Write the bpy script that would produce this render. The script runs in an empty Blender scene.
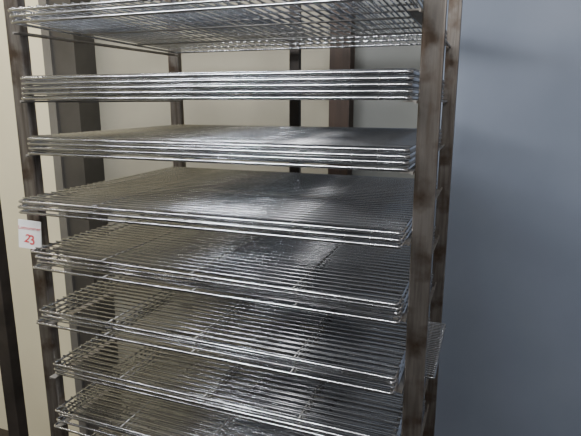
import bpy, math, random
from mathutils import Vector
random.seed(23)
C = bpy.context.scene.collection
CAMZ = 1.75

def link(o): C.objects.link(o); return o

# ---------- materials ----------
def mat(name, col, rough=.5, metal=0., noise=None, nscale=20., rough2=None, bump=0., stretch=(1,1,1), lo=.35, hi=.65, spots=None):
    m = bpy.data.materials.new(name); m.use_nodes = True
    nt = m.node_tree; b = nt.nodes['Principled BSDF']
    b.inputs['Base Color'].default_value = (*col, 1)
    b.inputs['Roughness'].default_value = rough
    b.inputs['Metallic'].default_value = metal
    if noise:
        tc = nt.nodes.new('ShaderNodeTexCoord')
        mp = nt.nodes.new('ShaderNodeMapping'); mp.inputs['Scale'].default_value = stretch
        n = nt.nodes.new('ShaderNodeTexNoise'); n.inputs['Scale'].default_value = nscale
        n.inputs['Detail'].default_value = 6
        r = nt.nodes.new('ShaderNodeValToRGB')
        r.color_ramp.elements[0].position = lo; r.color_ramp.elements[1].position = hi
        r.color_ramp.elements[0].color = (*col, 1); r.color_ramp.elements[1].color = (*noise, 1)
        nt.links.new(tc.outputs['Object'], mp.inputs[0]); nt.links.new(mp.outputs[0], n.inputs['Vector'])
        nt.links.new(n.outputs['Fac'], r.inputs[0]); nt.links.new(r.outputs[0], b.inputs['Base Color'])
        if spots:
            n2 = nt.nodes.new('ShaderNodeTexNoise'); n2.inputs['Scale'].default_value = spots[0]; n2.inputs['Detail'].default_value = 6
            r2 = nt.nodes.new('ShaderNodeValToRGB')
            r2.color_ramp.elements[0].position = .50; r2.color_ramp.elements[1].position = .68
            nt.links.new(tc.outputs['Object'], n2.inputs['Vector']); nt.links.new(n2.outputs['Fac'], r2.inputs[0])
            mx = nt.nodes.new('ShaderNodeMix'); mx.data_type='RGBA'
            mx.inputs['B'].default_value = (*spots[1],1)
            nt.links.new(r2.outputs[0], mx.inputs['Factor']); nt.links.new(r.outputs[0], mx.inputs['A'])
            nt.links.new(mx.outputs['Result'], b.inputs['Base Color'])
        if rough2 is not None:
            mr = nt.nodes.new('ShaderNodeMapRange')
            mr.inputs['From Min'].default_value = .3; mr.inputs['From Max'].default_value = .7
            mr.inputs['To Min'].default_value = rough; mr.inputs['To Max'].default_value = rough2
            nt.links.new(n.outputs['Fac'], mr.inputs[0]); nt.links.new(mr.outputs[0], b.inputs['Roughness'])
        if bump:
            bp = nt.nodes.new('ShaderNodeBump'); bp.inputs['Strength'].default_value = bump
            bp.inputs['Distance'].default_value = .002
            nt.links.new(n.outputs['Fac'], bp.inputs['Height']); nt.links.new(bp.outputs[0], b.inputs['Normal'])
    return m

M_wire = mat('wire_steel', (.53,.545,.575), .27, 1., (.44,.455,.485), 4)
M_frame = mat('frame_steel', (.70,.71,.735), .18, 1., (.25,.25,.255), 12, .3)
M_bar = mat('support_bar_steel', (.22,.215,.21), .45, 1., (.16,.155,.15), 16, .5)
M_post = mat('aged_steel', (.255,.232,.21), .28, .82, (.115,.098,.084), 90, .5, .3, (1,1,.08), .38, .64, (20,(.10,.074,.056)))
M_rail = mat('rail_steel', (.36,.34,.31), .45, .7, (.25,.23,.21), 25, .6)
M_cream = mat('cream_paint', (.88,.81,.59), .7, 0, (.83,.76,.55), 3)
M_mid = mat('beige_grey_wall', (.37,.345,.27), .7, 0, (.31,.29,.23), 3)  # wall stretch behind the rack, darker than the cream at left
M_blue = mat('blue_grey_paint', (.198,.230,.295), .5, 0, (.165,.194,.254), 2.4, .6, .05, (1,1,1), .35, .65)
M_door = mat('grey_door_paint', (.19,.195,.185), .6, 0, (.16,.165,.155), 3)
M_wood = mat('brown_wood', (.055,.032,.022), .55, 0, (.03,.018,.013), 12, None, .1, (4,4,.4))
M_col = mat('grey_column_paint', (.21,.20,.185), .5, .3, (.16,.153,.14), 6)
M_col2 = mat('dark_grey_column', (.088,.082,.075), .5, .3, (.062,.058,.052), 6)  # darker tone for the right-hand strip of the grey column
M_dark = mat('dark_steel', (.06,.05,.045), .5, .5, (.035,.03,.027), 12)
M_floor = mat('floor_tile', (.035,.026,.02), .5, 0, (.022,.017,.014), 5)
M_ceil = mat('ceiling_paint', (.26,.265,.27), .8, 0, (.23,.235,.24), 2)
M_far = mat('dim_paint', (.075,.08,.09), .8, 0, (.065,.07,.08), 2)
M_far2 = mat('grey_paint', (.34,.34,.34), .8, 0, (.30,.30,.30), 2)
M_tag = mat('tag_card', (.78,.77,.75), .6, 0, (.74,.73,.71), 30)
M_red = mat('red_ink', (.60,.07,.08), .6, 0, (.55,.06,.07), 40)

# ---------- mesh helpers ----------
class MB:
    def __init__(s): s.v=[]; s.f=[]
    def tube(s, path, r, n=8, closed=False):
        k=len(path); P=[Vector(p) for p in path]; base=len(s.v)
        for i,p in enumerate(P):
            if closed: t=(P[(i+1)%k]-P[i-1]).normalized()
            else: t=(P[min(i+1,k-1)]-P[max(i-1,0)]).normalized()
            up=Vector((0,0,1)) if abs(t.z)<.9 else Vector((1,0,0))
            a=t.cross(up).normalized(); b=a.cross(t)
            for j in range(n):
                th=2*math.pi*j/n
                s.v.append(p+r*(math.cos(th)*a+math.sin(th)*b))
        for i in range(k if closed else k-1):
            i2=(i+1)%k
            for j in range(n):
                j2=(j+1)%n
                s.f.append((base+i*n+j, base+i*n+j2, base+i2*n+j2, base+i2*n+j))
        if not closed:
            s.f.append(tuple(base+j for j in range(n))[::-1])
            s.f.append(tuple(base+(k-1)*n+j for j in range(n)))
    def box(s, x0,x1,y0,y1,z0,z1):
        b=len(s.v)
        for z in (z0,z1):
            for x,y in ((x0,y0),(x1,y0),(x1,y1),(x0,y1)): s.v.append(Vector((x,y,z)))
        for f in ((3,2,1,0),(4,5,6,7),(0,1,5,4),(1,2,6,5),(2,3,7,6),(3,0,4,7)):
            s.f.append(tuple(b+i for i in f))
    def mesh(s, name, m, smooth=False):
        me=bpy.data.meshes.new(name); me.from_pydata([tuple(v) for v in s.v],[],s.f)
        me.materials.append(m)
        if smooth: me.polygons.foreach_set('use_smooth',[len(p.vertices)==4 for p in me.polygons])
        me.update(); return me

def obj(name, me, parent=None, loc=(0,0,0), bevel=0):
    o=bpy.data.objects.new(name, me); link(o); o.location=loc
    if parent: o.parent=parent
    if bevel:
        b=o.modifiers.new('bevel','BEVEL'); b.width=bevel; b.segments=2; b.limit_method='ANGLE'
    return o

def boxobj(name, m, x0,x1,y0,y1,z0,z1, parent=None, bevel=0):
    b=MB(); hx,hy,hz=(x1-x0)/2,(y1-y0)/2,(z1-z0)/2
    b.box(-hx,hx,-hy,hy,0,2*hz)
    o=obj(name,b.mesh(name,m),parent,((x0+x1)/2,(y0+y1)/2,z0),bevel)
    return o

# ---------- room ----------
def struct(name,m,*a):
    o=boxobj(name,m,*a); o['kind']='structure'; return o
H=3.0
struct('floor',M_floor,-2.4,2.8,-2.5,1.3,-.1,0)
struct('ceiling',M_ceil,-2.4,2.8,-2.5,1.3,H,H+.1)
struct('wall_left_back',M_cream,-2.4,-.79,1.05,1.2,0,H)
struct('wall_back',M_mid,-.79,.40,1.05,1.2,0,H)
struct('door_1',M_door,.432,.72,1.0,1.2,0,H)
struct('wall_right_back',M_blue,.72,2.6,.90,1.2,0,H)
struct('trim_1',M_wood,.362,.432,.94,1.05,0,H)
struct('wall_left',M_cream,-2.4,-2.25,-2.3,1.05,0,H)
struct('wall_right',M_far2,2.6,2.75,-2.3,1.2,0,H)
struct('wall_front',M_far,-2.4,2.75,-2.45,-2.3,0,H)
struct('trim_2',M_col,-.83,-.79,.92,1.05,0,H)
struct('trim_3',M_col2,-.79,-.68,.93,1.05,0,H)

# ---------- rack ----------
TW, TD = .772, .58
bottoms=[.130,.000,-.108,-.221,-.351,-.481,-.606,-.729,-.850,-.970]
rack=bpy.data.objects.new('bakery_rack',None); link(rack); rack.location=(TW/2,TD/2,0)
rack['label']='tall aged brown steel bakery rack holding stacks of wire grids'; rack['category']='rack'
def rp(name,m,x0,x1,y0,y1,z0,z1,bevel=.0025):
    return boxobj(name,m,x0-TW/2,x1-TW/2,y0-TD/2,y1-TD/2,z0,z1,rack,bevel)
XL0,XL1,XR0,XR1=-.042,-.006,TW+.001,TW+.035
TOP=2.10
rp('post',M_post,XL0,XL1,.028,.050,0.02,TOP)
rp('post',M_post,XR0,XR1,.028,.038,0.02,TOP)
rp('post',M_post,XL0,XL1,.603,.623,0.02,TOP)
rp('post',M_post,TW-.012,TW+.020,.603,.623,0.02,TOP)
rp('post',M_dark,.345,.375,.605,.623,0.02,TOP)
for z in (.15,TOP-.035):
    rp('crossbar',M_post,XL1,TW-.012,.6051-.012,.605,z,z+.03)
    rp('side_bar',M_post,XL0+.005,XL1-.005,.050,.603,z,z+.03)
    rp('side_bar',M_post,XR0+.001,XR0+.011,.038,.603,z,z+.03)
rp('top_bar',M_post,XL1,XR0,.03,.037,TOP-.03,TOP)
foot=MB()
foot.tube([(0,0,0),(0,0,.02)],.012,16)
fm=foot.mesh('foot',M_dark)
for x,y in (((XL0+XL1)/2,.039),((XR0+XR1)/2,.036),((XL0+XL1)/2,.613),(TW+.004,.613),(.36,.614)): obj('foot',fm,rack,(x-TW/2,y-TD/2,0))
for zb in bottoms:
    z=CAMZ+zb
    for side in (0,1):
        b=MB()
        if side==0:
            b.box(XL1,XL1+.003,.01,.604,z-.005,z-.0005); b.box(XL1+.003,XL1+.016,.01,TD-.02,z-.003,z-.0005)
        else:
            b.box(XR0-.003,XR0,.01,.604,z-.005,z-.0005); b.box(XR0-.020,XR0-.003,.01,TD-.02,z-.003,z-.0005)
        for i,v in enumerate(b.v): b.v[i]=v-Vector((TW/2,TD/2,0))
        obj('shelf_rail',b.mesh('shelf_rail',M_rail),rack)

# ---------- wire grids ----------
RF=.0028; RW=.0015; PITCH=.0092
def rrect(w,d,r,z,n=6):
    P=[]
    for cx,cy,a0 in ((w/2-r,-d/2+r,-90),(w/2-r,d/2-r,0),(-w/2+r,d/2-r,90),(-w/2+r,-d/2+r,180)):
        for i in range(n+1):
            a=math.radians(a0+90*i/n); P.append((cx+r*math.cos(a),cy+r*math.sin(a),z))
    return P
b=MB(); b.tube(rrect(TW-.010-2*RF,TD-2*RF,.008,RF),RF,10,True); me_frame=b.mesh('frame',M_frame,True)
me_wires=[]
for k in range(4):
    b=MB(); NW=30
    for i in range(NW):
        y=-TD/2+.018+(TD-.036)*i/(NW-1)
        zz=2*RF+RW
        b.tube([(-TW/2+.006,y,zz),(TW/2-.006,y,zz)],RW,16)
    me_wires.append(b.mesh('wires',M_wire,True))
me_bar=MB(); me_bar.tube([(0,-TD/2+.004,0),(0,TD/2-.004,0)],.0017,8); me_bar=me_bar.mesh('support_bar',M_bar,True)
# crosswise pattern used on the top stack
b=MB()
for i in range(37):
    x=-TW/2+.018+(TW-.036)*i/36
    b.tube([(x,-TD/2+.003,2*RF+RW),(x,TD/2-.003,2*RF+RW)],RW,12)
me_cross=b.mesh('wires',M_wire,True)
b=MB(); b.tube([(-TW/2+.010,0,0),(TW/2-.010,0,0)],.0019,8); me_barx=b.mesh('support_bar',M_bar,True)

def grid(loc,rot,k,sy=1,cross=False):
    e=bpy.data.objects.new('wire_cooling_grid',None); link(e)
    e.location=loc; e.rotation_euler=rot; e.scale=(1,sy,1)
    e['label']='chromed steel wire cooling grid stacked on a rack shelf'
    e['category']='cooling grid'; e['group']='wire cooling grids on the bakery rack'
    obj('frame',me_frame,e)
    if cross:
        obj('wires',me_cross,e)
        for y in (-.1,.1): obj('support_bar',me_barx,e,(0,y,2*RF-.0017))
    else:
        obj('wires',me_wires[k%4],e)
        for x in (-.2,0,.2): obj('support_bar',me_bar,e,(x,0,2*RF-.0017))
    return e
# (count, dx, dy, yaw deg)
stacks=[(3,0,-.010,0),(5,0,.0,0),(4,0,.002,0),(3,0,-.036,.3),(4,0,-.012,.0),(4,0,-.02,-.3),(3,0,.006,-.1),(4,0,.0,-.3),(3,0,0,0),(3,0,0,0)]
for si,(n,dx,dy,yaw) in enumerate(stacks):
    j=(.003,.002,.003)[si] if si<3 else (.004 if si==3 else .012)
    T=.011 if si>=4 else 0
    z=T*TW/2+(.0065 if si==0 else 0)
    for g in range(n):
        tilt=random.uniform(-.0012,.0012) if g else 0
        if si>=4 and g==n-1: tilt=random.uniform(-.002,.004); z+=.0016
        yj=.05 if si<4 else .12
        if g==n-1 and si>=4: yj=.3
        grid((TW/2+dx+(random.uniform(-.001,.001) if si else 0),TD/2+dy+random.uniform(-j,j),CAMZ+bottoms[si]+z),
             (0 if si else -.018,tilt+T if si else 0,math.radians(yaw+random.uniform(-yj,yj))),g+si,1,si==0)
        z+=PITCH+(.0004 if g==0 else 0)+(random.uniform(0,.0014) if si!=1 else .0003)
e=grid((TW/2+.044,.365,CAMZ+bottoms[6]+3*PITCH+.018),(0,.011,0),2,.50)
e['label']='shorter steel wire cooling grid poking out sideways between the posts'

# ---------- tag ----------
tag=bpy.data.objects.new('lot_tag',None); link(tag)
tag.location=(-.026,.018,CAMZ-.281)
tag.rotation_euler=(0,math.radians(5),math.radians(12))
tag['label']='small white card tag with red number on the rack post'; tag['category']='tag'
b=MB(); b.box(-.026,.026,-.0008,.0008,-.031,.031)
obj('card',b.mesh('card',M_tag),tag)
def txt(s,size,x,z,off=.012,shear=0,rot=0):
    cu=bpy.data.curves.new('t','FONT'); cu.body=s; cu.size=size; cu.align_x='CENTER'; cu.extrude=.0002; cu.offset=size*off; cu.shear=shear
    o=bpy.data.objects.new('t',cu); link(o)
    dg=bpy.context.evaluated_depsgraph_get(); dg.update()
    me=bpy.data.meshes.new_from_object(o.evaluated_get(dg)); bpy.data.objects.remove(o)
    me.materials.clear(); me.materials.append(M_red)
    p=obj('lettering',me,tag,(x,-.0012,z)); p.rotation_euler=(math.radians(90),math.radians(rot),0)
txt('Lotnummer',.0108,0,.011,.0)
txt('2',.026,-.008,-.017,.012,.2,6)
txt('3',.030,.006,-.021,.012,.0,-5)

# ---------- neighbour upright ----------
o=boxobj('steel_upright',M_dark,-.705,-.650,.45,.49,0,2.4,None,.002)
o['label']='dark brown steel upright standing beside the rack'; o['category']='post'

# ---------- lights ----------
def area(name,loc,target,sx,sy,power,col):
    l=bpy.data.lights.new(name,'AREA'); l.shape='RECTANGLE'; l.size=sx; l.size_y=sy; l.energy=power; l.color=col
    o=bpy.data.objects.new(name,l); link(o); o.location=loc
    o.rotation_euler=(Vector(target)-Vector(loc)).to_track_quat('-Z','Y').to_euler(); return o
area('ceiling_and_fill_light',(.05,-.75,2.9),(.3,-.1,.6),1.5,.12,60,(.96,.98,1))
area('ceiling_and_fill_light',(1.8,-1.9,2.9),(1.5,.9,1.0),.6,.3,40,(1,.98,.96))  # added fill light for the blue-grey wall, no known fixture
area('ceiling_and_fill_light',(-1.1,-1.3,2.9),(-.6,-.9,.3),.2,1.0,12,(.98,.98,1))  # extra unseen light on the left, for more glints on the wires
area('ceiling_and_fill_light',(-1.1,.3,2.9),(-1.1,1.0,1.2),.6,.2,14,(1,.93,.80))  # extra unseen warm light aimed at the left cream wall
w=bpy.data.worlds.new('w'); bpy.context.scene.world=w; w.use_nodes=True
w.node_tree.nodes['Background'].inputs[0].default_value=(.5,.5,.5,1); w.node_tree.nodes['Background'].inputs[1].default_value=.1

# ---------- camera ----------
cam=bpy.data.cameras.new('camera'); co=bpy.data.objects.new('camera',cam); link(co)
cam.sensor_width=36; cam.lens=36*532/581; cam.clip_start=.02
co.location=(TW+.110,-.820,CAMZ)
co.rotation_euler=(math.radians(90-12.5),0,math.radians(20.5))
bpy.context.scene.camera=co
